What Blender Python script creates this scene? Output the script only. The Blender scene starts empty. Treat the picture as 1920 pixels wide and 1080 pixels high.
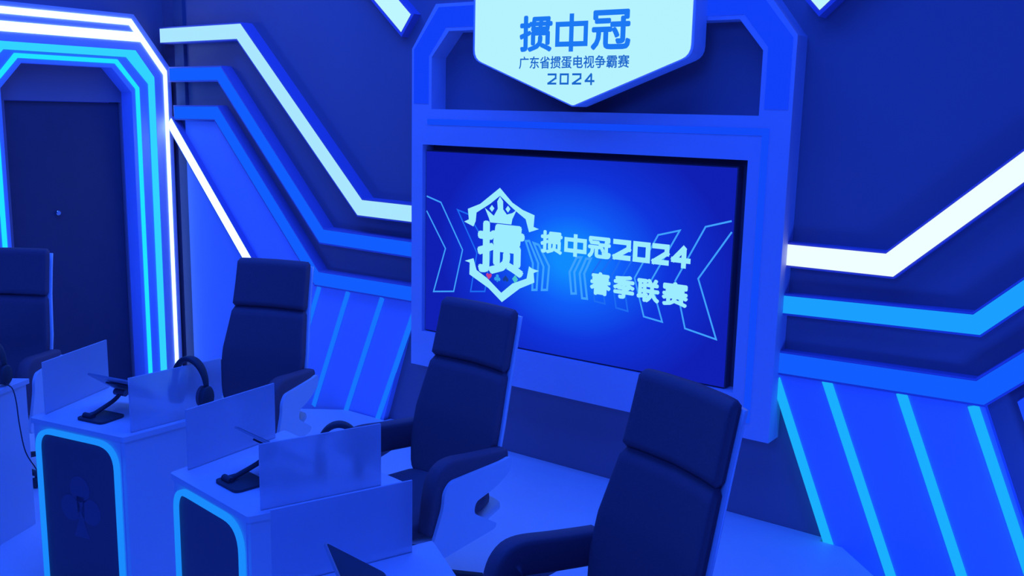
import bpy, bmesh, math
from mathutils import Matrix, Vector

S = bpy.context.scene
COL = S.collection

# ------------------------------------------------------------------ camera
PITCH, YAW, ROLL = math.radians(10.3), math.radians(-36.05), math.radians(1.26)
cam_d = bpy.data.cameras.new('camera')
cam_d.sensor_width = 36.0
cam_d.lens = 36.0 * 1810.0 / 1920.0
cam_d.clip_start = 0.05
cam = bpy.data.objects.new('camera', cam_d)
COL.objects.link(cam)
fw = Vector((math.sin(YAW) * math.cos(PITCH), math.cos(YAW) * math.cos(PITCH), -math.sin(PITCH)))
rt = Vector((math.cos(YAW), -math.sin(YAW), 0.0))
up = rt.cross(fw)
r2 = rt * math.cos(ROLL) + up * math.sin(ROLL)
u2 = -rt * math.sin(ROLL) + up * math.cos(ROLL)
mw = Matrix((r2, u2, -fw)).transposed().to_4x4()
mw.translation = Vector((0.0, 0.0, 2.05))
cam.matrix_world = mw
S.camera = cam

# ------------------------------------------------------------------ world, lights, exposure
S.view_settings.view_transform = 'Standard'
S.view_settings.look = 'None'
S.view_settings.gamma = 1.0
S.view_settings.exposure = 0.0
S.view_settings.use_curve_mapping = False

wd = bpy.data.worlds.new('studio_ambience')
S.world = wd
wd.use_nodes = True
bg = wd.node_tree.nodes['Background']
bg.inputs[0].default_value = (0.016, 0.050, 1.0, 1.0)
bg.inputs[1].default_value = 0.30


def area(name, loc, target, size, power, color):
    l = bpy.data.lights.new(name, 'AREA')
    l.shape = 'RECTANGLE'
    l.size, l.size_y = size
    l.energy = power
    l.color = color
    o = bpy.data.objects.new(name, l)
    COL.objects.link(o)
    o.location = loc
    d = Vector(target) - Vector(loc)
    o.rotation_euler = d.to_track_quat('-Z', 'Y').to_euler()
    return o


BLUE = (0.011, 0.092, 1.0)
area('stage_wash_light', (-3.0, 2.9, 4.6), (-3.0, 2.7, 0.0), (4.6, 2.2), 172, BLUE)
area('front_wash_light', (-1.2, -1.6, 3.9), (-2.9, 3.2, 0.6), (3.0, 1.5), 122, BLUE)
area('left_floor_uplight', (-6.2, 1.6, 0.25), (-5.4, 4.5, 1.6), (0.5, 0.2), 24, BLUE)
area('right_floor_uplight', (0.5, 3.5, 0.25), (-1.0, 4.5, 1.7), (0.5, 0.2), 24, BLUE)
area('corner_wash_light', (-5.2, 3.2, 4.2), (-5.9, 4.0, 0.8), (1.2, 1.0), 25, (0.03, 0.13, 1.0))


# ------------------------------------------------------------------ materials
def mat(name, base=(0.5, 0.5, 0.5), rough=0.6, metal=0.0, spec=0.3, noise=0.0, nscale=30.0,
        bump=0.0, transmission=0.0, ior=1.45):
    m = bpy.data.materials.new(name)
    m.use_nodes = True
    nt = m.node_tree
    b = nt.nodes['Principled BSDF']
    b.inputs['Base Color'].default_value = (*base, 1)
    b.inputs['Roughness'].default_value = rough
    b.inputs['Metallic'].default_value = metal
    b.inputs['Specular IOR Level'].default_value = spec
    b.inputs['IOR'].default_value = ior
    b.inputs['Transmission Weight'].default_value = transmission
    if noise or bump:
        tc = nt.nodes.new('ShaderNodeTexCoord')
        n = nt.nodes.new('ShaderNodeTexNoise')
        n.inputs['Scale'].default_value = nscale
        n.inputs['Detail'].default_value = 4
        nt.links.new(tc.outputs['Object'], n.inputs['Vector'])
        if noise:
            r = nt.nodes.new('ShaderNodeMapRange')
            r.inputs['To Min'].default_value = 1 - noise
            r.inputs['To Max'].default_value = 1 + noise
            nt.links.new(n.outputs['Fac'], r.inputs['Value'])
            mx = nt.nodes.new('ShaderNodeVectorMath')
            mx.operation = 'SCALE'
            mx.inputs[0].default_value = base
            nt.links.new(r.outputs[0], mx.inputs['Scale'])
            nt.links.new(mx.outputs[0], b.inputs['Base Color'])
        if bump:
            bp = nt.nodes.new('ShaderNodeBump')
            bp.inputs['Strength'].default_value = bump
            bp.inputs['Distance'].default_value = 0.002
            nt.links.new(n.outputs['Fac'], bp.inputs['Height'])
            nt.links.new(bp.outputs[0], b.inputs['Normal'])
    return m


def glow(name, color, strength=1.0):
    m = bpy.data.materials.new(name)
    m.use_nodes = True
    nt = m.node_tree
    nt.nodes.clear()
    e = nt.nodes.new('ShaderNodeEmission')
    e.inputs[0].default_value = (*color, 1)
    e.inputs[1].default_value = strength
    o = nt.nodes.new('ShaderNodeOutputMaterial')
    nt.links.new(e.outputs[0], o.inputs[0])
    return m


M_WALL = mat('matte_wall_paint', (0.32, 0.22, 0.285), 0.9, spec=0.1, noise=0.05, nscale=2.5)
M_DARKBAND = mat('dark_corner_band', (0.14, 0.14, 0.22), 0.8, spec=0.1, noise=0.05)
M_FLOOR = mat('studio_floor_paint', (0.62, 0.6, 0.5), 0.55, spec=0.3, noise=0.05, nscale=3)
M_STAGE = mat('stage_floor_vinyl', (0.95, 0.85, 0.85), 0.45, spec=0.35, noise=0.03, nscale=4)
M_FRAME = mat('satin_white_frame', (0.72, 0.62, 0.76), 0.5, spec=0.3, noise=0.03, nscale=6)
M_HOUSING = mat('strip_housing_paint', (0.30, 0.24, 0.52), 0.6, spec=0.2, noise=0.03)
M_PANEL = mat('wall_panel_paint', (0.5, 0.53, 0.95), 0.6, spec=0.2, noise=0.03, nscale=6)
M_DESK = mat('white_laminate', (0.85, 0.8, 0.85), 0.4, spec=0.4, noise=0.02, nscale=5)
M_DESKFRONT = mat('dark_desk_front_acrylic', (0.17, 0.10, 0.15), 0.45, spec=0.3, noise=0.04)
M_CLUB = mat('club_emblem_vinyl', (0.17, 0.12, 0.20), 0.5, spec=0.3, noise=0.03)
M_LEATHER = mat('black_leather', (0.19, 0.115, 0.145), 0.6, spec=0.15, noise=0.12, nscale=140, bump=0.25)
M_SHELL = mat('white_gloss_plastic', (0.92, 0.9, 0.92), 0.3, spec=0.45, noise=0.015, nscale=8)
M_BLACK = mat('black_plastic', (0.07, 0.065, 0.08), 0.5, spec=0.3, noise=0.06, nscale=60)
M_STEEL = mat('dark_steel', (0.16, 0.16, 0.2), 0.35, metal=0.6, noise=0.04, nscale=60)
M_TABLET = mat('tablet_aluminium', (0.5, 0.45, 0.5), 0.4, metal=0.2, noise=0.02, nscale=40)
M_GLASSK = mat('tablet_dark_glass', (0.03, 0.03, 0.04), 0.15, spec=0.5, noise=0.02)
M_DOOR = mat('dark_door_veneer', (0.10, 0.075, 0.12), 0.6, spec=0.2, noise=0.08, nscale=9)
M_CHROME = mat('bright_metal', (0.8, 0.8, 0.85), 0.2, metal=1.0, noise=0.02)
M_BEZEL = mat('black_screen_bezel', (0.16, 0.11, 0.15), 0.5, spec=0.2, noise=0.03)
M_SIGNSIDE = mat('sign_edge_acrylic', (0.8, 0.75, 0.9), 0.4, spec=0.3, noise=0.02)
M_ACRYL = mat('frosted_acrylic', (0.84, 0.82, 0.9), 0.55, spec=0.3, noise=0.02, nscale=6, transmission=0.5, ior=1.1)

W_L = glow('led_white_cool', (0.40, 0.80, 1.0), 1.0)
W_R = glow('led_white', (0.80, 1.0, 1.0), 1.08)
W_HOT = glow('led_white_bright', (0.30, 0.55, 1.0), 4.6)
W_T = glow('led_white_aqua', (0.52, 0.93, 1.0), 1.0)
CY1 = glow('led_cyan_bright', (0.012, 0.62, 1.0), 1.25)
CY2 = glow('led_cyan', (0.03, 0.62, 1.0), 1.05)
B_R = glow('led_azure', (0.010, 0.33, 1.0), 1.05)
B_L = glow('led_blue', (0.006, 0.11, 1.0), 1.0)
B_S = glow('led_slat_blue', (0.008, 0.17, 1.0), 1.0)
B_SR = glow('led_slat_azure', (0.010, 0.43, 1.0), 1.0)
B_D = glow('led_desk_tube', (0.010, 0.26, 1.0), 1.0)
B_G = glow('led_groove', (0.006, 0.07, 1.0), 0.95)
SIGN = glow('sign_lit_face', (0.46, 0.90, 1.0), 1.0)
SIGN_T = glow('sign_lettering_blue', (0.012, 0.19, 0.90), 1.0)
SIGN_T2 = glow('sign_lettering_deep_blue', (0.010, 0.14, 0.62), 1.0)
SCR_T = glow('screen_pale_cyan', (0.33, 0.84, 1.0), 1.0)
SCR_C = glow('screen_line_cyan', (0.05, 0.36, 1.0), 1.0)
SCR_C2 = glow('screen_line_blue', (0.012, 0.15, 0.9), 1.0)
SCR_RED = glow('screen_red', (0.55, 0.05, 0.25), 1.0)
SCR_B = glow('screen_suit_blue', (0.03, 0.35, 0.85), 1.0)
SCR_N = glow('screen_suit_navy', (0.01, 0.05, 0.3), 1.0)
SCR_G = glow('screen_suit_green', (0.07, 0.55, 0.6), 1.0)


def screen_material():
    m = bpy.data.materials.new('screen_picture_ground')
    m.use_nodes = True
    nt = m.node_tree
    nt.nodes.clear()
    tc = nt.nodes.new('ShaderNodeTexCoord')
    mp = nt.nodes.new('ShaderNodeMapping')
    mp.vector_type = 'TEXTURE'
    mp.inputs['Location'].default_value = (0.06, 0.0, 0.0)
    mp.inputs['Scale'].default_value = (0.95, 1.0, 0.72)
    gr = nt.nodes.new('ShaderNodeTexGradient')
    gr.gradient_type = 'SPHERICAL'
    cr = nt.nodes.new('ShaderNodeValToRGB')
    el = cr.color_ramp.elements
    el[0].position = 0.0
    el[0].color = (0.005, 0.014, 0.46, 1)
    el[1].position = 0.9
    el[1].color = (0.005, 0.26, 1.0, 1)
    a = el.new(0.38)
    a.color = (0.005, 0.035, 0.72, 1)
    b = el.new(0.66)
    b.color = (0.005, 0.11, 0.96, 1)
    e = nt.nodes.new('ShaderNodeEmission')
    o = nt.nodes.new('ShaderNodeOutputMaterial')
    L = nt.links.new
    L(tc.outputs['Object'], mp.inputs[0])
    L(mp.outputs[0], gr.inputs[0])
    L(gr.outputs['Fac'], cr.inputs[0])
    L(cr.outputs[0], e.inputs[0])
    L(e.outputs[0], o.inputs[0])
    return m


M_SCREEN = screen_material()


# ------------------------------------------------------------------ helpers
def link(o, parent=None):
    COL.objects.link(o)
    if parent is not None:
        o.parent = parent
    return o


def obj(name, bm, m, parent=None, smooth=False, loc=None):
    bmesh.ops.recalc_face_normals(bm, faces=bm.faces[:])
    me = bpy.data.meshes.new(name)
    bm.to_mesh(me)
    bm.free()
    if smooth:
        for p in me.polygons:
            p.use_smooth = True
    if m:
        me.materials.append(m)
    o = bpy.data.objects.new(name, me)
    if loc:
        o.location = loc
    return link(o, parent)


def tag(o, label, cat, group=None, kind=None):
    o['label'] = label
    o['category'] = cat
    if group:
        o['group'] = group
    if kind:
        o['kind'] = kind
    return o


def struct(o, label=None, cat=None):
    o['kind'] = 'structure'
    if label:
        o['label'] = label
    if cat:
        o['category'] = cat
    return o


def empty(name, loc=(0, 0, 0), rz=0.0):
    o = bpy.data.objects.new(name, None)
    o.empty_display_size = 0.1
    o.location = loc
    o.rotation_euler = (0, 0, rz)
    return link(o)


def box(bm, x0, x1, y0, y1, z0, z1, bevel=0.0):
    r = bmesh.ops.create_cube(bm, size=1.0)
    vs = r['verts']
    for v in vs:
        v.co = Vector(((x0 + x1) / 2 + v.co.x * (x1 - x0), (y0 + y1) / 2 + v.co.y * (y1 - y0),
                       (z0 + z1) / 2 + v.co.z * (z1 - z0)))
    if bevel:
        es = list({e for v in vs for e in v.link_edges})
        bmesh.ops.bevel(bm, geom=es, offset=bevel, segments=2, profile=0.7, affect='EDGES')


def prism(bm, poly, to3, d0, d1):
    """poly of 2D points, extruded from depth d0 to d1 through to3(u, v, d)."""
    a = [bm.verts.new(to3(u, v, d0)) for u, v in poly]
    b = [bm.verts.new(to3(u, v, d1)) for u, v in poly]
    n = len(poly)
    f1 = bm.faces.new(a)
    f2 = bm.faces.new(list(reversed(b)))
    for i in range(n):
        bm.faces.new((a[i], a[(i + 1) % n], b[(i + 1) % n], b[i]))
    if n > 4:
        f1.normal_update()
        f2.normal_update()
        bmesh.ops.triangulate(bm, faces=[f1, f2])


def backwall(u, v, d):      # d = distance in front of the back wall
    return Vector((u, YW - d, v))


def leftwall(u, v, d):      # u = y, d = distance in front of the left wall
    return Vector((XW + d, u, v))


def offset_line(pts, w, closed=False):
    n = len(pts)
    out = []
    for i in range(n):
        p = Vector(pts[i])
        if closed or 0 < i < n - 1:
            a, b = Vector(pts[i - 1]), Vector(pts[(i + 1) % n])
            d1, d2 = (p - a).normalized(), (b - p).normalized()
            n1, n2 = Vector((-d1.y, d1.x)), Vector((-d2.y, d2.x))
            k = n1 + n2
            k /= max(0.25, k.length_squared / 2)
            out.append(p + k * w)
        else:
            d = (Vector(pts[1]) - p) if i == 0 else (p - Vector(pts[i - 1]))
            d.normalize()
            out.append(p + Vector((-d.y, d.x)) * w)
    return [(q.x, q.y) for q in out]


def ribbon(bm, pts, w, to3, d0, d1, closed=False, ext=0.0):
    pts = [tuple(p) for p in pts]
    if ext and not closed:
        a, b = Vector(pts[0]), Vector(pts[1])
        q = a + (a - b).normalized() * ext
        pts[0] = (q.x, q.y)
        a, b = Vector(pts[-1]), Vector(pts[-2])
        q = a + (a - b).normalized() * ext
        pts[-1] = (q.x, q.y)
    A = offset_line(pts, w / 2, closed)
    B = offset_line(pts, -w / 2, closed)
    n = len(pts)
    v = [[bm.verts.new(to3(x, y, d)) for x, y in L] for L, d in ((A, d0), (A, d1), (B, d1), (B, d0))]
    for i in range(n if closed else n - 1):
        j = (i + 1) % n
        for k in range(4):
            bm.faces.new((v[k][i], v[k][j], v[(k + 1) % 4][j], v[(k + 1) % 4][i]))
    if not closed:
        for i in (0, n - 1):
            bm.faces.new([v[k][i] for k in range(4)])


def round_poly(poly, r, seg=4):
    """2D polygon with its corners rounded; r one radius or one per corner."""
    n = len(poly)
    out = []
    for i in range(n):
        p, a, b = Vector(poly[i]), Vector(poly[i - 1]), Vector(poly[(i + 1) % n])
        rr = r[i] if isinstance(r, (list, tuple)) else r
        if rr <= 0:
            out.append((p.x, p.y))
            continue
        d1, d2 = (a - p).normalized(), (b - p).normalized()
        t = min(rr, 0.45 * (a - p).length, 0.45 * (b - p).length)
        s, e = p + d1 * t, p + d2 * t
        for k in range(seg + 1):
            f = k / seg
            q = s * (1 - f) ** 2 + p * 2 * f * (1 - f) + e * f * f
            out.append((q.x, q.y))
    return out


def loft(bm, rings, cap=True):
    vs = [[bm.verts.new(p) for p in r] for r in rings]
    n = len(rings[0])
    for a, b in zip(vs, vs[1:]):
        for i in range(n):
            bm.faces.new((a[i], a[(i + 1) % n], b[(i + 1) % n], b[i]))
    if cap:
        bm.faces.new(list(reversed(vs[0])))
        bm.faces.new(vs[-1])
    return vs


def superellipse(cx, cy, a, b, n=24, p=4.0):
    out = []
    for i in range(n):
        t = 2 * math.pi * i / n
        c, s = math.cos(t), math.sin(t)
        out.append((cx + a * math.copysign(abs(c) ** (2 / p), c), cy + b * math.copysign(abs(s) ** (2 / p), s)))
    return out


def tube(bm, pts, r, n=10):
    pts = [Vector(p) for p in pts]
    rings = []
    ref = None
    for i, p in enumerate(pts):
        d = (pts[min(i + 1, len(pts) - 1)] - pts[max(i - 1, 0)]).normalized()
        if ref is None:
            ref = Vector((0, 0, 1)) if abs(d.z) < 0.9 else Vector((1, 0, 0))
        x = ref.cross(d).normalized()
        y = d.cross(x)
        ref = y
        rr = r[i] if isinstance(r, (list, tuple)) else r
        rings.append([p + x * rr * math.cos(2 * math.pi * k / n) + y * rr * math.sin(2 * math.pi * k / n)
                      for k in range(n)])
    loft(bm, rings)


def cyl(bm, c, axis, r, h, n=20, bevel=0.0):
    """solid disc or rod centred on c along axis"""
    c, axis = Vector(c), Vector(axis).normalized()
    if bevel:
        prof = [(-h / 2, r - bevel), (-h / 2 + bevel, r), (h / 2 - bevel, r), (h / 2, r - bevel)]
    else:
        prof = [(-h / 2, r), (h / 2, r)]
    ref = Vector((0, 0, 1)) if abs(axis.z) < 0.9 else Vector((1, 0, 0))
    x = ref.cross(axis).normalized()
    y = axis.cross(x)
    loft(bm, [[c + axis * t + (x * math.cos(2 * math.pi * k / n) + y * math.sin(2 * math.pi * k / n)) * q
               for k in range(n)] for t, q in prof])


def smooth_path(pts, sub=6):
    """Catmull-Rom through pts"""
    P = [Vector(p) for p in pts]
    out = []
    for i in range(len(P) - 1):
        p0, p1, p2, p3 = P[max(i - 1, 0)], P[i], P[i + 1], P[min(i + 2, len(P) - 1)]
        for k in range(sub):
            t = k / sub
            out.append(0.5 * ((2 * p1) + (p2 - p0) * t + (2 * p0 - 5 * p1 + 4 * p2 - p3) * t * t
                              + (3 * p1 - p0 - 3 * p2 + p3) * t ** 3))
    out.append(P[-1])
    return out


def glyph_mesh(text, bold):
    """Flat outline mesh of a text in the x-y plane, scaled to a 1 x 1 box (u, v from 0)."""
    cu = bpy.data.curves.new('lettering', 'FONT')
    cu.body = text
    cu.size = 1.0
    cu.offset = bold
    cu.resolution_u = 3
    o = bpy.data.objects.new('lettering', cu)
    COL.objects.link(o)
    bpy.context.view_layer.update()
    me = bpy.data.meshes.new_from_object(o.evaluated_get(bpy.context.evaluated_depsgraph_get()))
    vs = [v.co.copy() for v in me.vertices]
    fs = [list(p.vertices) for p in me.polygons]
    bpy.data.objects.remove(o)
    bpy.data.curves.remove(cu)
    bpy.data.meshes.remove(me)
    x0, x1 = min(v.x for v in vs), max(v.x for v in vs)
    y0, y1 = min(v.y for v in vs), max(v.y for v in vs)
    return [((v.x - x0) / (x1 - x0), (v.y - y0) / (y1 - y0)) for v in vs], fs


def put_glyph(bm, text, bold, x0, x1, z0, z1, to3, d, shear=0.0):
    vs, fs = glyph_mesh(text, bold)
    V = [bm.verts.new(to3(x0 + u * (x1 - x0) + shear * v, z0 + v * (z1 - z0), d)) for u, v in vs]
    for f in fs:
        try:
            bm.faces.new([V[i] for i in f])
        except ValueError:
            pass


DIGITS = {'2': [[(0, 1), (1, 1)], [(1, 1), (1, 0.58)], [(1, 0.60), (0, 0.02)], [(0, 0), (1, 0)]],
          '0': [[(0, 0), (1, 0)], [(1, 0), (1, 1)], [(1, 1), (0, 1)], [(0, 1), (0, 0)]],
          '4': [[(0.70, 1.0), (0.02, 0.30)], [(0, 0.27), (1.05, 0.27)], [(0.74, 0.85), (0.74, -0.05)]]}


def put_digit(bm, ch, x0, x1, z0, z1, w, to3, d):
    """squared numeral: bars of width w that stay inside the box"""
    h = w / 2
    for k, line in enumerate(DIGITS[ch]):
        pts = [(x0 + h + u * (x1 - x0 - w), z0 + h + v * (z1 - z0 - w)) for u, v in line]
        dd = d + 0.00008 * k
        ribbon(bm, pts, w, to3, dd - 0.00004, dd, ext=h)


def put_bold(bm, text, x0, x1, z0, z1, r, to3, d):
    """heavy character: the outline repeated round a small circle so that every stroke widens by r"""
    for k in range(9):
        a = 2 * math.pi * k / 8
        dx, dz = (r * math.cos(a), r * math.sin(a)) if k < 8 else (0.0, 0.0)
        put_glyph(bm, text, 0.0, x0 + r + dx, x1 - r + dx, z0 + r + dz, z1 - r + dz, to3, d + 0.00005 * k)


# ------------------------------------------------------------------ setting
YW, XW = 4.54, -6.65
LOW = -0.15                          # the floor round the raised stage
bm = bmesh.new()
box(bm, XW - 0.3, 3.2, -3.2, YW + 0.3, LOW - 0.2, LOW)
struct(obj('floor', bm, M_FLOOR))
bm = bmesh.new()
box(bm, XW - 0.3, 3.2, YW, YW + 0.15, LOW, 4.2)
struct(obj('wall_back', bm, M_WALL))

DY0, DY1, DZ = 3.30, 4.155, 2.06            # the doorway in the left wall
bm = bmesh.new()
box(bm, XW - 0.15, XW, -3.2, DY0, LOW, 4.2)
box(bm, XW - 0.15, XW, DY1, YW, LOW, 4.2)
box(bm, XW - 0.15, XW, DY0, DY1, DZ, 4.2)
struct(obj('wall_left', bm, M_WALL))
bm = bmesh.new()
box(bm, XW - 0.07, XW - 0.025, DY0 + 0.004, DY1 - 0.004, LOW + 0.004, DZ - 0.004)
dr = struct(obj('door_1', bm, M_DOOR))
bm = bmesh.new()
cyl(bm, (XW - 0.015, 3.635, 1.275), (1, 0, 0), 0.018, 0.024, 16, 0.004)
obj('door_viewer', bm, M_CHROME, dr)
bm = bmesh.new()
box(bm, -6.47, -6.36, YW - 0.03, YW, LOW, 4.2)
struct(obj('dark_band_1', bm, M_DARKBAND))  # narrow darker vertical band on the back wall near the corner, full height

# stage floor with cut corners
bm = bmesh.new()
stage = [(-4.65, 4.484), (-4.285, 4.484), (-4.285, YW - 0.002), (-1.37, YW - 0.002), (-1.37, 4.484), (-1.26, 4.484), (-0.1, 3.33), (1.6, 1.7), (1.6, -2.6), (-6.2, -2.6), (-6.2, 3.35)]
prism(bm, stage, lambda u, v, d: Vector((u, v, d)), LOW, 0.02)
tag(obj('stage_platform', bm, M_STAGE), 'low pale stage platform with cut corners under the desks and chairs', 'stage')

# ------------------------------------------------------------------ portal around the door
pt = tag(empty('door_portal', (XW, 3.69, 0.0)),
         'octagonal lit portal with nested light lines around the dark door', 'portal')


def portal_to3(u, v, d):        # local to the portal's empty
    return Vector((d, u, v))


def arch(hw, top, cut, cutz):
    return [(-hw, LOW), (-hw, top - cutz), (-hw + cut, top), (hw - cut, top), (hw, top - cutz), (hw, LOW)]


def arch_band(bm, outer, inner, d0, d1):
    v = [[bm.verts.new(portal_to3(x, y, d)) for x, y in L] for L, d in
         ((outer, d0), (outer, d1), (inner, d1), (inner, d0))]
    for i in range(5):
        for k in range(4):
            bm.faces.new((v[k][i], v[k][i + 1], v[(k + 1) % 4][i + 1], v[(k + 1) % 4][i]))
    for i in (0, 5):
        bm.faces.new([v[k][i] for k in range(4)])


A0 = arch(0.80, 2.69, 0.29, 0.37)
A1 = arch(0.762, 2.655, 0.275, 0.355)
A1b = arch(0.735, 2.612, 0.265, 0.34)
A2 = arch(0.66, 2.437, 0.145, 0.187)
A3 = arch(0.612, 2.385, 0.17, 0.185)
A4 = arch(0.535, 2.365, 0.165, 0.195)
A5 = arch(0.505, 2.335, 0.155, 0.175)
A6 = arch(0.475, 2.305, 0.15, 0.17)
bm = bmesh.new()
arch_band(bm, A0, A2, 0.0, 0.15)
obj('outer_frame', bm, M_FRAME, pt)
bm = bmesh.new()
arch_band(bm, A2, A6, 0.0, 0.135)
obj('inner_frame', bm, M_PANEL, pt)
bm = bmesh.new()
arch_band(bm, A1, A1b, 0.148, 0.156)
obj('outer_light_line', bm, W_HOT, pt)
bm = bmesh.new()
prism(bm, [(-0.53, 2.50), (0.555, 2.50), (0.515, 2.563), (-0.515, 2.563)], portal_to3, 0.148, 0.155)
obj('header_light_bar', bm, W_HOT, pt)
bm = bmesh.new()
arch_band(bm, A2, A3, 0.134, 0.146)
obj('middle_light_line', bm, CY2, pt)
bm = bmesh.new()
arch_band(bm, A4, A5, 0.134, 0.142)
obj('inner_light_line', bm, CY1, pt)


# ------------------------------------------------------------------ light strips on the back wall
def light_strip(pts, w, lens_mat, label, group, depth=0.06, body_mat=None, rim=0.010):
    k = (YW - depth) / 4.48          # outlines were measured 0.06 m in front of the wall
    pts = [(x * k, 2.05 + (z - 2.05) * k) for x, z in pts]
    body_mat = body_mat or M_HOUSING
    b = bmesh.new()
    ribbon(b, pts, w + 2 * rim, backwall, 0.0, depth, ext=rim)
    o = tag(obj('wall_light_strip', b, body_mat), label, 'light strip', group)
    b = bmesh.new()
    ribbon(b, pts, w, backwall, depth - 0.004, depth + 0.002)
    obj('lens', b, lens_mat, o)
    return o


G = 'angular light strips on the back wall'
light_strip([(-6.60, 2.563), (-5.676, 2.568), (-4.50, 1.42), (-4.0, 1.415)], 0.10, W_L,
            'pale white bent light strip stepping down to the screen surround, highest beside the portal', G, depth=0.10)
light_strip([(-6.50, 2.277), (-5.907, 2.280), (-4.863, 1.20), (-4.0, 1.19)], 0.09, B_L,
            'blue bent light strip directly under the pale white one beside the portal', G, depth=0.09)
light_strip([(-6.46, 1.994), (-5.958, 2.0), (-4.917, 0.903), (-4.0, 0.907)], 0.09, B_L,
            'blue bent light strip edging the slatted panel behind the second chair', G, depth=0.08)
light_strip([(-6.53, 1.925), (-5.42, 0.71)], 0.075, W_HOT,
            'short bright white diagonal light strip running down behind the second chair', G, depth=0.09)
light_strip([(-1.67, 1.408), (-1.16, 1.410), (0.03, 2.53), (0.9, 2.53)], 0.10, W_R,
            'bright white bent light strip rising away from the screen surround, top of three', G)
light_strip([(-1.67, 1.165), (-0.777, 1.192), (0.25, 2.19), (0.9, 2.19)], 0.085, B_R,
            'azure bent light strip rising from the screen surround, middle of three', G)
light_strip([(-1.67, 0.874), (-0.734, 0.895), (0.45, 2.0), (0.9, 2.0)], 0.10, B_L,
            'deep blue bent light strip edging the slatted panel near the fourth chair', G)


def tip_strip(poly, label, depth, lens_mat):
    n = len(poly)
    c = Vector((sum(p[0] for p in poly) / n, sum(p[1] for p in poly) / n))
    b = bmesh.new()
    big = offset_line(poly, -0.02, True)
    sm = offset_line(poly, 0.02, True)
    far = max((big, sm), key=lambda L: sum((Vector(p) - c).length for p in L))
    prism(b, far, backwall, 0.0, depth)
    o = tag(obj('wall_light_strip', b, M_HOUSING), label, 'light strip', G)
    b = bmesh.new()
    prism(b, poly, backwall, depth - 0.004, depth + 0.002)
    obj('lens', b, lens_mat, o)


tip_strip([(-4.138, 2.518), (-4.06, 2.618), (-4.66, 3.15), (-4.85, 3.15)],
          'white diagonal light strip ending above the chamfer of the surround near the portal side', 0.06, W_T)
tip_strip([(-1.557, 2.535), (-1.615, 2.597), (-1.06, 3.15), (-0.90, 3.15)],
          'white diagonal light strip pointing down beside the surround on the upper outer wall', 0.09, W_T)


# ------------------------------------------------------------------ slatted panels
def slat_panel(poly, slats, w, m, label, depth=0.045):
    b = bmesh.new()
    prism(b, poly, backwall, 0.0, depth)
    o = tag(obj('slatted_wall_panel', b, M_PANEL), label, 'wall panel', 'slatted panels on the back wall')
    for a, c in slats:
        b = bmesh.new()
        ribbon(b, [a, c], w, backwall, depth - 0.003, depth + 0.008)
        obj('slat_light', b, m, o)
    return o


slat_panel([(-6.35, 1.94), (-5.98, 1.94), (-4.93, 0.86), (-4.03, 0.86), (-4.362, LOW), (-6.35, LOW)],
           [((-4.905, 0.845), (-5.26, -0.02)), ((-4.625, 0.845), (-4.982, -0.02)), ((-4.312, 0.845), (-4.67, -0.02)),
            ((-4.01, 0.845), (-4.372, -0.02))], 0.034, B_S,
           'blue slatted wall panel with thin slanted lights between portal and screen')
slat_panel([(-1.66, 0.845), (-0.715, 0.845), (-0.307, LOW), (-1.25, LOW)],
           [((-1.652, 0.79), (-1.262, -0.143)), ((-1.402, 0.825), (-0.991, -0.143)), ((-1.06, 0.83), (-0.651, -0.143)),
            ((-0.757, 0.83), (-0.347, -0.143))], 0.045, B_SR,
           'blue slatted wall panel with four bright azure slanted lights behind the fourth chair')
b = bmesh.new()
prism(b, [(-0.588, 0.88), (-0.30, 1.16), (1.2, 1.16), (1.2, LOW), (-0.157, LOW)], backwall, 0.0, 0.045)
tag(obj('plain_wall_panel', b, M_PANEL), 'plain pale panel at the frame edge beyond the azure slatted panel', 'wall panel')

# ------------------------------------------------------------------ screen surround
FX0, FX1, FZ0, FZ1, FD = -3.985, -1.635, 0.48, 2.06, 0.13
OX0, OX1, OZ0, OZ1 = -3.898, -1.835, 0.70, 1.85
sr = tag(empty('screen_surround', (-2.81, YW, 0.48)),
         'big white panelled surround with an octagonal arch framing the video screen', 'screen surround')


def sur(u, v, d):
    return Vector((u + 2.81, -d, v - 0.48))


b = bmesh.new()
rect = lambda x0, x1, z0, z1: [(x0, z0), (x1, z0), (x1, z1), (x0, z1)]
v = [[b.verts.new(sur(x, y, d)) for x, y in L] for L, d in
     ((rect(FX0, FX1, FZ0, FZ1), 0.0), (rect(FX0, FX1, FZ0, FZ1), FD), (rect(OX0, OX1, OZ0, OZ1), FD), (rect(OX0, OX1, OZ0, OZ1), 0.0))]
for i in range(4):
    for k in range(4):
        b.faces.new((v[k][i], v[k][(i + 1) % 4], v[(k + 1) % 4][(i + 1) % 4], v[(k + 1) % 4][i]))
obj('frame', b, M_FRAME, sr)
b = bmesh.new()
prism(b, [(OX0, OZ0), (OX1, OZ0), (OX1, OZ1), (OX0, OZ1)], sur, 0.0, 0.03)
obj('recess_backing', b, M_BEZEL, sr)
b = bmesh.new()
ribbon(b, [(-3.86, 1.985), (-1.755, 1.985), (-1.755, 0.56)], 0.034, sur, FD - 0.003, FD + 0.003)
obj('groove_light', b, B_G, sr)
b = bmesh.new()
out = [(FX0, FZ1), (FX0, 2.41), (-3.80, 2.66), (-1.82, 2.66), (FX1, 2.425), (FX1, FZ1)]
inn = [(FX0 + 0.155, FZ1), (FX0 + 0.155, 2.36), (-3.70, 2.505), (-1.92, 2.505), (FX1 - 0.16, 2.36), (FX1 - 0.16, FZ1)]
v = [[b.verts.new(sur(x, y, d)) for x, y in L] for L, d in ((out, 0.0), (out, FD), (inn, FD), (inn, 0.0))]
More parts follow.
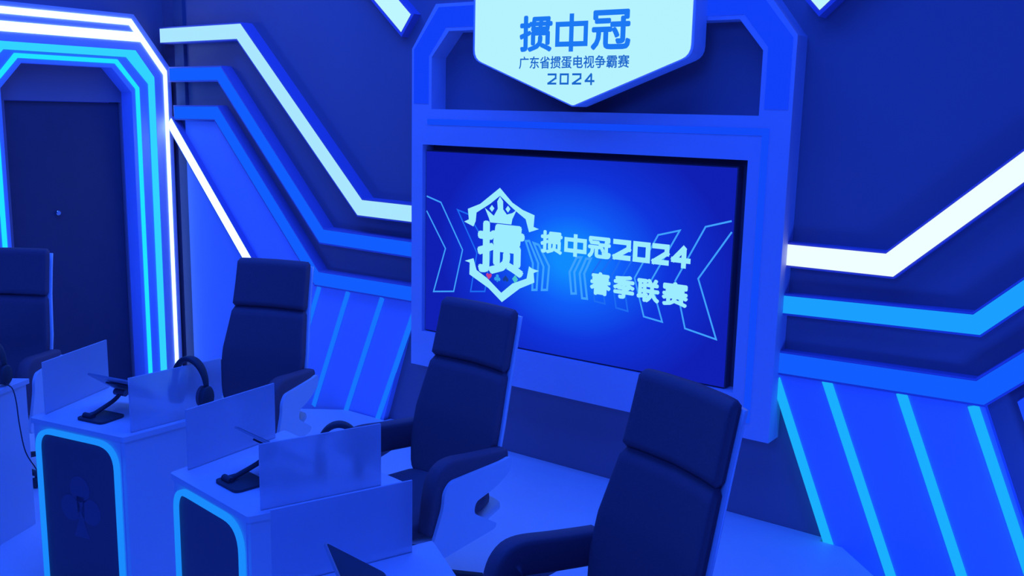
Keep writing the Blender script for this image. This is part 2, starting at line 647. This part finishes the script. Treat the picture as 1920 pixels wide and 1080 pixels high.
for i in range(5):
    for k in range(4):
        b.faces.new((v[k][i], v[k][i + 1], v[(k + 1) % 4][i + 1], v[(k + 1) % 4][i]))
for i in (0, 5):
    b.faces.new([v[k][i] for k in range(4)])
obj('arch', b, M_FRAME, sr)
b = bmesh.new()
off = [(FX0 + 0.075, FZ1 + 0.03), (FX0 + 0.075, 2.385), (-3.75, 2.583), (-1.87, 2.583), (FX1 - 0.078, 2.395), (FX1 - 0.078, FZ1 + 0.03)]
ribbon(b, off, 0.115, sur, FD - 0.003, FD + 0.002)
obj('arch_light', b, glow('led_arch_blue', (0.006, 0.055, 1.0), 0.95), sr)

# ------------------------------------------------------------------ shield sign
SD = 0.26
sg = tag(empty('shield_sign', (-2.79, YW, 2.09)),
         'glowing pale cyan shield sign with blue writing hanging in the arch above the screen', 'sign')


def sgn(u, v, d):
    k = 0.9862                       # the face stands 0.26 m in front of the wall
    return Vector((u * k + 2.79, -d, 2.05 + (v - 2.05) * k - 2.09))


shield = [(-2.79, 2.093), (-2.13, 2.340), (-2.13, 2.86), (-3.45, 2.86), (-3.45, 2.340)]
rs = round_poly(shield, [0.012, 0.05, 0.05, 0.05, 0.05])
c = Vector((-2.79, 2.45))
b = bmesh.new()
prism(b, [((Vector(p) - c) * 1.022 + c)[:] for p in rs], sgn, 0.134, SD)
obj('body', b, M_SIGNSIDE, sg)
b = bmesh.new()
prism(b, rs, sgn, SD - 0.003, SD + 0.002)
obj('lit_face', b, SIGN, sg)
b = bmesh.new()
D1 = SD + 0.004
put_bold(b, '掼', -3.142, -2.930, 2.370, 2.560, 0.0062, sgn, D1)
# the middle character drawn as squared strokes
for pts in ([(-2.898, 2.407), (-2.724, 2.407), (-2.724, 2.508), (-2.898, 2.508)],):
    ribbon(b, pts, 0.026, sgn, D1 - 0.0005, D1, closed=True)
ribbon(b, [(-2.811, 2.56), (-2.811, 2.368)], 0.027, sgn, D1 + 0.0005, D1 + 0.001)
put_bold(b, '冠', -2.692, -2.460, 2.372, 2.570, 0.0062, sgn, D1)
obj('title_lettering', b, SIGN_T, sg)
b = bmesh.new()
put_bold(b, '广东省掼蛋电视争霸赛', -3.142, -2.461, 2.282, 2.348, 0.0012, sgn, D1)
obj('subtitle_lettering', b, SIGN_T2, sg)
b = bmesh.new()
for i, ch in enumerate('2024'):
    x = -2.953 + i * 0.0775
    put_digit(b, ch, x, x + 0.057, 2.200, 2.258, 0.0105, sgn, D1)
obj('year_lettering', b, SIGN_T2, sg)

# ------------------------------------------------------------------ video screen
VX0, VX1, VZ0, VZ1, VD = -3.894, -1.893, 0.704, 1.815, 0.10
VC = ((VX0 + VX1) / 2, (VZ0 + VZ1) / 2)
vs_ = tag(empty('video_screen', (VC[0], YW - 0.03, VZ0)),
          'large video screen showing a crowned badge and Chinese lettering on blue', 'screen')


def scr(u, v, d):
    return Vector((u - VC[0], 0.03 - d, v - VZ0))


b = bmesh.new()
prism(b, [(VX0, VZ0), (VX1, VZ0), (VX1, VZ1), (VX0, VZ1)], scr, 0.033, VD - 0.0045)
obj('bezel', b, M_BEZEL, vs_)
b = bmesh.new()
hw, hh = (VX1 - VX0) / 2 - 0.006, (VZ1 - VZ0) / 2 - 0.006
prism(b, [(-hw, -hh), (hw, -hh), (hw, hh), (-hw, hh)], lambda u, v, d: Vector((u, -d, v)), -0.004, 0.004)
obj('display', b, M_SCREEN, vs_, loc=(0, 0.03 - VD, VC[1] - VZ0))
EMB_UP = [(-3.5883, 1.4087), (-3.5529, 1.4248), (-3.5615, 1.4863), (-3.4697, 1.5221), (-3.3279, 1.6245), (-3.238, 1.5459), (-3.1634, 1.5093), (-3.0818, 1.4857), (-3.0865, 1.4199), (-3.0498, 1.4105), (-3.1169, 1.3871), (-3.1422, 1.4585), (-3.2106, 1.4987), (-3.255, 1.5271), (-3.3268, 1.5786), (-3.3971, 1.5273), (-3.4962, 1.4694), (-3.5017, 1.4181), (-3.5178, 1.3854)]
EMB_LO = [(-3.5797, 1.1749), (-3.5142, 1.1967), (-3.4896, 1.1291), (-3.4056, 1.0872), (-3.304, 1.0152), (-3.2254, 1.0797), (-3.1261, 1.1205), (-3.111, 1.1935), (-3.0892, 1.1817), (-3.0422, 1.1743), (-3.0782, 1.1581), (-3.0714, 1.1042), (-3.172, 1.0574), (-3.2982, 0.961), (-3.3998, 1.0326), (-3.5434, 1.0969), (-3.5418, 1.1678)]
CROWN = [(-3.4346, 1.5009), (-3.4006, 1.4805), (-3.3686, 1.46), (-3.341, 1.5029), (-3.3456, 1.5453), (-3.3267, 1.575), (-3.3039, 1.5483), (-3.3019, 1.5023), (-3.2756, 1.4746), (-3.2364, 1.4861), (-3.2065, 1.5061), (-3.2355, 1.4509), (-3.2416, 1.4206), (-3.3947, 1.4198), (-3.4043, 1.4442)]
GEM = [[(-3.3835, 1.5219), (-3.3651, 1.5032), (-3.3826, 1.4819), (-3.4011, 1.5005)], [(-3.2681, 1.5261), (-3.2501, 1.5077), (-3.2671, 1.4866), (-3.2852, 1.505)]]
SUITS = [(-3.3968, 1.1044), (-3.3349, 1.0993), (-3.2748, 1.1013), (-3.2068, 1.1072)]
CHEV_BRIGHT = [[(-3.084, 1.329), (-3.049, 1.322), (-2.975, 1.209), (-2.984, 1.073), (-3.02, 1.068), (-3.012, 1.201)], [(-3.139, 1.335), (-3.115, 1.338), (-3.049, 1.217), (-3.055, 1.064), (-3.085, 1.06), (-3.086, 1.213)], [(-2.795, 1.278), (-2.764, 1.281), (-2.807, 1.195), (-2.792, 1.077), (-2.821, 1.073), (-2.838, 1.191)], [(-2.734, 1.277), (-2.704, 1.28), (-2.743, 1.194), (-2.719, 1.057), (-2.751, 1.056), (-2.772, 1.19)]]
CHEV_MID = [[(-3.884, 1.539), (-3.771, 1.509), (-3.599, 1.238), (-3.664, 0.978), (-3.824, 0.957), (-3.732, 1.233), (-3.884, 1.450)], [(-1.908, 1.551), (-2.044, 1.511), (-2.195, 1.219), (-2.126, 0.98), (-1.952, 0.95), (-2.068, 1.246), (-1.904, 1.497)], [(-2.305, 1.446), (-2.184, 1.48), (-2.334, 1.202), (-2.257, 0.995), (-2.366, 1.008), (-2.431, 1.206)]]
CHEV_DIM = [[(-3.641, 1.474), (-3.557, 1.454), (-3.387, 1.242), (-3.426, 1.008), (-3.533, 0.994), (-3.49, 1.231)], [(-2.571, 1.302), (-2.637, 1.206), (-2.605, 1.044), (-2.671, 1.05), (-2.693, 1.2), (-2.63, 1.296)], [(-2.437, 1.324), (-2.503, 1.206), (-2.463, 1.023), (-2.535, 1.032), (-2.57, 1.202), (-2.508, 1.316)]]
SE = VD + 0.0062


def flat(b, poly, d):
    f = b.faces.new([b.verts.new(scr(x, z, d)) for x, z in poly])
    f.normal_update()
    bmesh.ops.triangulate(b, faces=[f])


b = bmesh.new()
flat(b, EMB_UP, SE)
flat(b, EMB_LO, SE)
flat(b, CROWN, SE)
for g in GEM:
    flat(b, g, SE + 0.0004)
put_bold(b, '掼', -3.486, -3.146, 1.118, 1.428, 0.0125, scr, SE + 0.0008)
obj('badge_emblem', b, SCR_T, vs_)
for (x, z), m, kind in zip(SUITS, (SCR_RED, SCR_B, SCR_N, SCR_G), ('heart', 'club', 'spade', 'diamond')):
    b = bmesh.new()
    r = 0.021
    if kind == 'diamond':
        flat(b, [(x, z + r * 1.2), (x + r, z), (x, z - r * 1.2), (x - r, z)], SE)
    elif kind == 'club':
        for dx, dz in ((0, 0.011), (-0.012, -0.006), (0.012, -0.006)):
            flat(b, [(x + dx + 0.011 * math.cos(t * 0.524), z + dz + 0.011 * math.sin(t * 0.524)) for t in range(12)], SE)
        flat(b, [(x - 0.004, z - 0.024), (x + 0.004, z - 0.024), (x + 0.002, z), (x - 0.002, z)], SE)
    else:
        s = 1 if kind == 'heart' else -1
        pts = []
        for t in range(20):
            a = 2 * math.pi * t / 20
            pts.append((x + r * math.sin(a) ** 3,
                        z + s * r * (13 * math.cos(a) - 5 * math.cos(2 * a) - 2 * math.cos(3 * a) - math.cos(4 * a)) / 16))
        flat(b, pts, SE)
    obj('suit_icon', b, m, vs_)
b = bmesh.new()
put_bold(b, '掼', -3.036, -2.890, 1.280, 1.409, 0.0055, scr, SE)
ribbon(b, [(-2.866, 1.312), (-2.744, 1.312), (-2.744, 1.372), (-2.866, 1.372)], 0.022, scr, SE - 0.0005, SE, closed=True)
ribbon(b, [(-2.805, 1.404), (-2.805, 1.280)], 0.024, scr, SE, SE + 0.0005)
put_bold(b, '冠', -2.726, -2.580, 1.286, 1.404, 0.0058, scr, SE)
for ch, x0, x1 in (('2', -2.568, -2.460), ('0', -2.447, -2.345), ('2', -2.334, -2.236), ('4', -2.224, -2.119)):
    put_digit(b, ch, x0, x1, 1.293, 1.402, 0.027, scr, SE)
obj('title_lettering', b, SCR_T, vs_)
b = bmesh.new()
for ch, x0, x1 in zip('春季联赛', (-2.703, -2.558, -2.414, -2.267), (-2.572, -2.427, -2.280, -2.117)):
    put_bold(b, ch, x0, x1, 1.086, 1.213, 0.0062, scr, SE)
obj('subtitle_lettering', b, SCR_T, vs_)
for L, m, w in ((CHEV_BRIGHT, SCR_C, 0.013), (CHEV_MID, SCR_C, 0.009), (CHEV_DIM, SCR_C2, 0.009)):
    for i, pts in enumerate(L):
        b = bmesh.new()
        op = L is CHEV_MID and i < 2
        ribbon(b, pts, w, scr, SE - 0.0012, SE - 0.0008, closed=not op)
        obj('chevron_outline', b, m, vs_)


# ------------------------------------------------------------------ desks
def lerp(a, b, t):
    return a + (b - a) * t


DEPTH, HF, HR = 0.56, 0.265, 0.395      # desk depth, half width at the front and at the back


def half(y):
    return lerp(HF, HR, y / DEPTH)


def make_desk(x, y, deg, label, panels, emblem=False):
    t = tag(empty('player_desk', (x, y, 0.02), -math.radians(deg)), label, 'desk', 'wedge shaped player desks')
    b = bmesh.new()
    top = round_poly([(-HF, 0.0), (HF, 0.0), (HR, DEPTH), (-HR, DEPTH)], 0.012, 3)
    prism(b, top, lambda u, v, d: Vector((u, v, d)), 0.708, 0.73)
    obj('desktop', b, M_DESK, t)
    ins = 0.008
    for s in (-1, 1):
        b = bmesh.new()
        pl = [(s * (half(0.012) - ins), 0.012), (s * (half(DEPTH - 0.02) - ins), DEPTH - 0.02),
              (s * (half(DEPTH - 0.02) - ins - 0.022), DEPTH - 0.02), (s * (half(0.012) - ins - 0.022), 0.012)]
        prism(b, pl, lambda u, v, d: Vector((u, v, d)), 0.0, 0.708)
        obj('side_panel', b, M_DESK, t)
    b = bmesh.new()
    w = HF - ins - 0.018
    box(b, -w, w, 0.008, 0.035, 0.0, 0.708)
    f = obj('front_panel', b, M_DESK, t)
    loop = round_poly([(-w + 0.016, 0.012), (w - 0.016, 0.012), (w - 0.016, 0.688), (-w + 0.016, 0.688)],
                      [0.0, 0.0, 0.105, 0.085], 8)
    b = bmesh.new()
    prism(b, loop, lambda u, v, d: Vector((u, -d, v)), -0.008, -0.004)
    obj('dark_inset', b, M_DESKFRONT, f)
    b = bmesh.new()
    ribbon(b, loop, 0.021, lambda u, v, d: Vector((u, -d, v)), -0.006, 0.008, closed=True)
    obj('light_tube', b, B_D, f)
    if emblem:
        b = bmesh.new()
        cz, r = 0.40, 0.057
        for dx, dz in ((0, 0.062), (-0.058, -0.028), (0.058, -0.028)):
            prism(b, [(dx + r * math.cos(k * 0.3927), cz + dz + r * math.sin(k * 0.3927)) for k in range(16)],
                  lambda u, v, d: Vector((u, -d, v)), -0.005, -0.003)
        prism(b, [(-0.045, cz - 0.15), (0.045, cz - 0.15), (0.016, cz - 0.08), (0.022, cz + 0.03), (-0.022, cz + 0.03), (-0.016, cz - 0.08)],
              lambda u, v, d: Vector((u, -d, v)), -0.005, -0.003)
        obj('club_emblem', b, M_CLUB, f)
    for s in panels:
        b = bmesh.new()
        y0, y1, th = 0.06, 0.48, 0.008
        q = [(s * (half(y0) - 0.030), y0), (s * (half(y1) - 0.034), y1),
             (s * (half(y1) - 0.034 - th), y1), (s * (half(y0) - 0.030 - th), y0)]
        prism(b, q, lambda u, v, d: Vector((u, v, d)), 0.73, 0.957)
        obj('privacy_panel', b, M_ACRYL, t)
    return t


DESKS = {'A': (-4.44, 1.566, -38), 'B': (-3.64, 2.0, -11), 'C': (-2.656, 1.908, 8), 'D': (-1.795, 1.43, 33)}
make_desk(*DESKS['A'], 'pale desk at the frame edge with a plain side, headset at its back corner', (-1,))
make_desk(*DESKS['B'], 'white wedge desk with a club emblem inside its lit front outline', (-1, 1), True)
make_desk(*DESKS['C'], 'white wedge desk with lit plain dark front, before the third chair', (-1, 1))
make_desk(*DESKS['D'], 'white wedge desk cut off by the bottom frame edge, before the fourth chair', (-1, 1))


def desk_point(k, lx, ly, z):
    x, y, deg = DESKS[k]
    h = math.radians(deg)
    return (x + lx * math.cos(h) + ly * math.sin(h), y - lx * math.sin(h) + ly * math.cos(h), z)


# ------------------------------------------------------------------ tablets on stands
TOPZ = 0.75


def make_stand(k, label):
    t = tag(empty('tablet_stand', desk_point(k, 0.0, 0.0, TOPZ + 0.001), -math.radians(DESKS[k][2])), label, 'tablet stand', 'tablet stands on the desks')
    b = bmesh.new()
    prism(b, round_poly([(-0.08, 0.07), (0.07, 0.07), (0.07, 0.20), (-0.08, 0.20)], 0.025), lambda u, v, d: Vector((u, v, d)), 0.0, 0.009)
    obj('base_plate', b, M_BLACK, t)
    b = bmesh.new()
    tube(b, smooth_path([(-0.035, 0.10, 0.008), (-0.028, 0.125, 0.020), (-0.005, 0.20, 0.055), (0.0, 0.235, 0.078)], 4), 0.009, 10)
    cyl(b, (-0.035, 0.10, 0.014), (1, 0, 0), 0.013, 0.05, 14)
    obj('arm', b, M_BLACK, t)
    b = bmesh.new()
    cyl(b, (0.0, 0.24, 0.085), (1, 0, 0), 0.014, 0.06, 14)
    obj('hinge', b, M_STEEL, t)
    b = bmesh.new()
    box(b, -0.06, 0.06, -0.05, 0.114, -0.005, 0.002, 0.001)
    box(b, -0.06, -0.04, 0.105, 0.114, 0.0, 0.016, 0.002)
    box(b, 0.04, 0.06, 0.105, 0.114, 0.0, 0.016, 0.002)
    o = obj('cradle', b, M_BLACK, t)
    o.location = (0, 0.26, 0.100)
    o.rotation_euler = (math.radians(-35), 0, 0)
    return t


def make_tablet(k, label):
    x, y, deg = DESKS[k]
    cx, cy, cz = desk_point(k, 0.0, 0.263, TOPZ + 0.1055)
    t = tag(empty('tablet', (cx, cy, cz), -math.radians(deg)), label, 'tablet', 'tablets on stands')
    t.rotation_euler = (math.radians(-35), 0, -math.radians(deg))
    b = bmesh.new()
    prism(b, round_poly([(-0.13, -0.10), (0.13, -0.10), (0.13, 0.10), (-0.13, 0.10)], 0.012, 3), lambda u, v, d: Vector((u, v, d)), 0.0, 0.007)
    obj('back_shell', b, M_TABLET, t)
    b = bmesh.new()
    prism(b, round_poly([(-0.124, -0.094), (0.124, -0.094), (0.124, 0.094), (-0.124, 0.094)], 0.010, 3), lambda u, v, d: Vector((u, v, d)), 0.0068, 0.0082)
    obj('glass', b, M_GLASSK, t)


for k, w in (('B', 'desk with the club emblem'), ('C', 'desk before the third chair'), ('D', 'desk at the bottom frame edge')):
    make_stand(k, 'small black tablet stand on the ' + w)
    make_tablet(k, 'thin grey tablet tilted on the stand on the ' + w)


# ------------------------------------------------------------------ headsets
def make_headset(loc, rz, label, scale=1.0, cable=None):
    """Cups face each other along local x; origin between the cups' lowest points."""
    t = tag(empty('headset', loc, rz), label, 'headphones', 'headsets at the desks')
    t.scale = (scale,) * 3
    b = bmesh.new()
    arc = []
    for i in range(25):
        a = math.pi * i / 24
        arc.append(Vector((0.082 * math.cos(a), 0, 0.095 + 0.112 * math.sin(a))))
    rings = []
    for i, p in enumerate(arc):
        d = (arc[min(i + 1, 24)] - arc[max(i - 1, 0)]).normalized()
        nrm = Vector((d.z, 0, -d.x))
        th = lerp(0.006, 0.012, math.sin(math.pi * i / 24))
        wd_ = lerp(0.013, 0.022, math.sin(math.pi * i / 24))
        rings.append([p + nrm * u + Vector((0, v, 0)) for u, v in superellipse(0, 0, th, wd_, 12, 3)])
    loft(b, rings)
    obj('headband', b, M_BLACK, t, True)
    for s in (-1, 1):
        b = bmesh.new()
        rings = []
        for u, r in ((0.0, 0.030), (0.006, 0.041), (0.022, 0.042), (0.028, 0.036)):
            rings.append([Vector((s * (0.068 + u), r * 0.9 * math.cos(2 * math.pi * q / 24), 0.05 + r * 1.15 * math.sin(2 * math.pi * q / 24)))
                          for q in range(24)])
        loft(b, rings)
        cup = obj('ear_cup', b, M_BLACK, t, True)
        b = bmesh.new()
        rings = []
        for u, r in ((0.0, 0.036), (0.004, 0.042), (0.014, 0.042), (0.018, 0.034)):
            rings.append([Vector((s * (0.070 - u), r * 0.9 * math.cos(2 * math.pi * q / 24), 0.05 + r * 1.1 * math.sin(2 * math.pi * q / 24)))
                          for q in range(24)])
        loft(b, rings)
        obj('ear_cushion', b, M_LEATHER, cup, True)
    if cable:
        b = bmesh.new()
        tube(b, smooth_path(cable, 8), 0.0028, 8)
        obj('cable', b, M_BLACK, t, True)
    return t


# over the right-hand privacy panel of desk B
p = desk_point('B', 0.303, 0.335, 0.796)
make_headset(p, -math.radians(-11) + math.radians(4), 'black headset hung over the frosted panel of the desk with the club emblem')
p = desk_point('C', 0.165, 0.43, 0.752)
make_headset(p, -math.radians(8) + 0.9, 'black headset standing behind the frosted panel before the third chair', 0.92)
p = desk_point('A', 0.262, 0.455, 0.752)
make_headset(p, math.radians(38) - 0.25, 'black headset with hanging cable at the far left frame edge', 1.0,
             [(0.085, -0.01, 0.02), (0.115, -0.03, 0.014), (0.155, -0.045, 0.0), (0.178, -0.055, -0.06), (0.19, -0.06, -0.16), (0.196, -0.04, -0.30), (0.205, 0.02, -0.42), (0.215, 0.06, -0.55)])


# ------------------------------------------------------------------ chairs
def back_profile(z):
    """(y of the cushion's front, half width) of the chair back at height z"""
    K = [(0.44, -0.020 + 0.19, 0.17), (0.50, 0.185, 0.215), (0.62, 0.212, 0.238), (0.75, 0.242, 0.238), (0.965, 0.305, 0.214),
         (1.09, 0.335, 0.210), (1.222, 0.365, 0.208)]
    for a, b_ in zip(K, K[1:]):
        if z <= b_[0]:
            t = max(0.0, (z - a[0]) / (b_[0] - a[0]))
            return lerp(a[1], b_[1], t), lerp(a[2], b_[2], t)
    return K[-1][1], K[-1][2]


def back_rings(z0, z1, n, front, back, grow, endround=0.022, soften=True):
    rings = []
    for i in range(n + 1):
        z = lerp(z0, z1, i / n)
        y, w = back_profile(z)
        e = min(1.0, min(z - z0, z1 - z) / endround + 0.25) if soften else 1.0
        e = math.sin(e * math.pi / 2)
        c, hy = y + (front + back) / 2, (back - front) / 2 * e
        ring = []
        for u, v in superellipse(0, 0, (w + grow) - 0.012 * (1 - e), hy, 40, 9):
            ring.append(Vector((u, c + v - 0.030 * (u / 0.22) ** 2, z)))     # the back curves round the sitter
        rings.append(ring)
    return rings


def sweep_band(b, path, half_n, half_x, xoff, p=5):
    """Band of rounded section along a path in the y-z plane at x = xoff."""
    rings = []
    for i, q in enumerate(path):
        d = (path[min(i + 1, len(path) - 1)] - path[max(i - 1, 0)]).normalized()
        nrm = Vector((0, -d.z, d.y))
        hn = half_n[i] if isinstance(half_n, list) else half_n
        rings.append([Vector((xoff + u, q.y, q.z)) + nrm * v for u, v in superellipse(0, 0, half_x, hn, 16, p)])
    loft(b, rings)


def make_chair(x, y, deg, label):
    t = tag(empty('office_chair', (x, y, 0.02), -math.radians(deg)), label, 'chair', 'high backed office chairs behind the desks')
    b = bmesh.new()
    loft(b, back_rings(0.445, 0.968, 22, 0.0, 0.055, 0.0))
    obj('backrest', b, M_LEATHER, t, True)
    b = bmesh.new()
    loft(b, back_rings(0.970, 1.222, 16, -0.004, 0.055, 0.001))
    obj('headrest', b, M_LEATHER, t, True)
    b = bmesh.new()
    loft(b, back_rings(0.40, 1.194, 18, 0.050, 0.072, 0.012, soften=False))
    obj('back_shell', b, M_SHELL, t, True)
    # seat
    b = bmesh.new()
    rings = []
    for yy, w, zt, zb in ((-0.275, 0.19, 0.455, 0.425), (-0.265, 0.225, 0.475, 0.405), (-0.22, 0.245, 0.49, 0.395),
                          (0.0, 0.25, 0.485, 0.395), (0.16, 0.235, 0.485, 0.395), (0.235, 0.20, 0.475, 0.40)):
        rings.append([Vector((u, yy, (zt + zb) / 2 + v)) for u, v in superellipse(0, 0, w, (zt - zb) / 2, 28, 4)])
    loft(b, rings)
    obj('seat', b, M_LEATHER, t, True)
    b = bmesh.new()
    rings = []
    for yy, w, zt, zb in ((-0.22, 0.20, 0.394, 0.375), (-0.12, 0.25, 0.397, 0.352), (0.12, 0.255, 0.40, 0.345), (0.27, 0.23, 0.43, 0.37)):
        rings.append([Vector((u, yy, (zt + zb) / 2 + v)) for u, v in superellipse(0, 0, w, (zt - zb) / 2, 28, 4)])
    loft(b, rings)
    obj('seat_shell', b, M_SHELL, t, True)
    # arms: a thick pad that curves down at the front, on the inner side of a solid white shell
    loop = smooth_path([(0, 0.228, 0.617), (0, 0.17, 0.622), (0, 0.05, 0.634), (0, -0.065, 0.646), (0, -0.112, 0.630), (0, -0.136, 0.575),
                        (0, -0.150, 0.50), (0, -0.165, 0.43)], 5)
    n = len(loop)
    prof = round_poly([(0.238, 0.655), (0.18, 0.645), (-0.105, 0.636), (-0.140, 0.60), (-0.145, 0.54), (-0.190, 0.427), (-0.225, 0.355), (-0.19, 0.330),
                       (0.144, 0.368), (0.155, 0.388), (0.02, 0.470), (0.03, 0.515), (0.146, 0.545), (0.232, 0.59)], 0.035, 5)
    for s in (-1, 1):
        b = bmesh.new()
        hn = [lerp(0.062, 0.045, max(0.0, (i / (n - 1) - 0.5) / 0.5)) for i in range(n)]
        sweep_band(b, loop, hn, 0.036, s * 0.268)
        arm = obj('armrest', b, M_LEATHER, t, True)
        b = bmesh.new()
        prism(b, prof, lambda u, v, d: Vector((d, u, v)), s * 0.3045, s * 0.320)
        obj('arm_shell', b, M_SHELL, arm)
    # base
    b = bmesh.new()
    cyl(b, (0, 0, 0.345), (0, 0, 1), 0.07, 0.04, 24, 0.006)
    cyl(b, (0, 0, 0.22), (0, 0, 1), 0.026, 0.22, 20)
    cyl(b, (0, 0, 0.105), (0, 0, 1), 0.045, 0.06, 20, 0.01)
    obj('gas_lift', b, M_STEEL, t)
    for i in range(5):
        a = 2 * math.pi * i / 5 + 0.93
        d = Vector((math.cos(a), math.sin(a), 0))
        nr = Vector((-d.y, d.x, 0))
        b = bmesh.new()
        rings = []
        for r, w, z, h in ((0.03, 0.026, 0.11, 0.022), (0.15, 0.022, 0.095, 0.016), (0.29, 0.017, 0.075, 0.011)):
            rings.append([d * r + nr * u + Vector((0, 0, z + v)) for u, v in superellipse(0, 0, w, h, 12, 4)])
        loft(b, rings)
        leg = obj('base_leg', b, M_BLACK, t)
        b = bmesh.new()
        c = d * 0.285
        for s in (-1, 1):
            cyl(b, c + nr * s * 0.014 + Vector((0, 0, 0.028)), nr, 0.028, 0.018, 18, 0.004)
        cyl(b, c + Vector((0, 0, 0.05)), (0, 0, 1), 0.007, 0.04, 10)
        obj('caster', b, M_BLACK, leg)
    return t


def chair_at(top, deg, label):
    h = math.radians(deg)
    make_chair(top[0] - 0.36 * math.sin(h), top[1] - 0.36 * math.cos(h), deg, label)


chair_at((-5.41, 2.66), -38, 'black high backed chair at the far left frame edge before the dark door')
chair_at((-4.055, 3.39), -20, 'black high backed chair under the short white diagonal light strip')
chair_at((-2.50, 3.196), 6, 'black high backed chair before the badge side of the video screen')
chair_at((-1.243, 2.635), 22, 'black high backed chair nearest the azure slatted panel, largest in view')
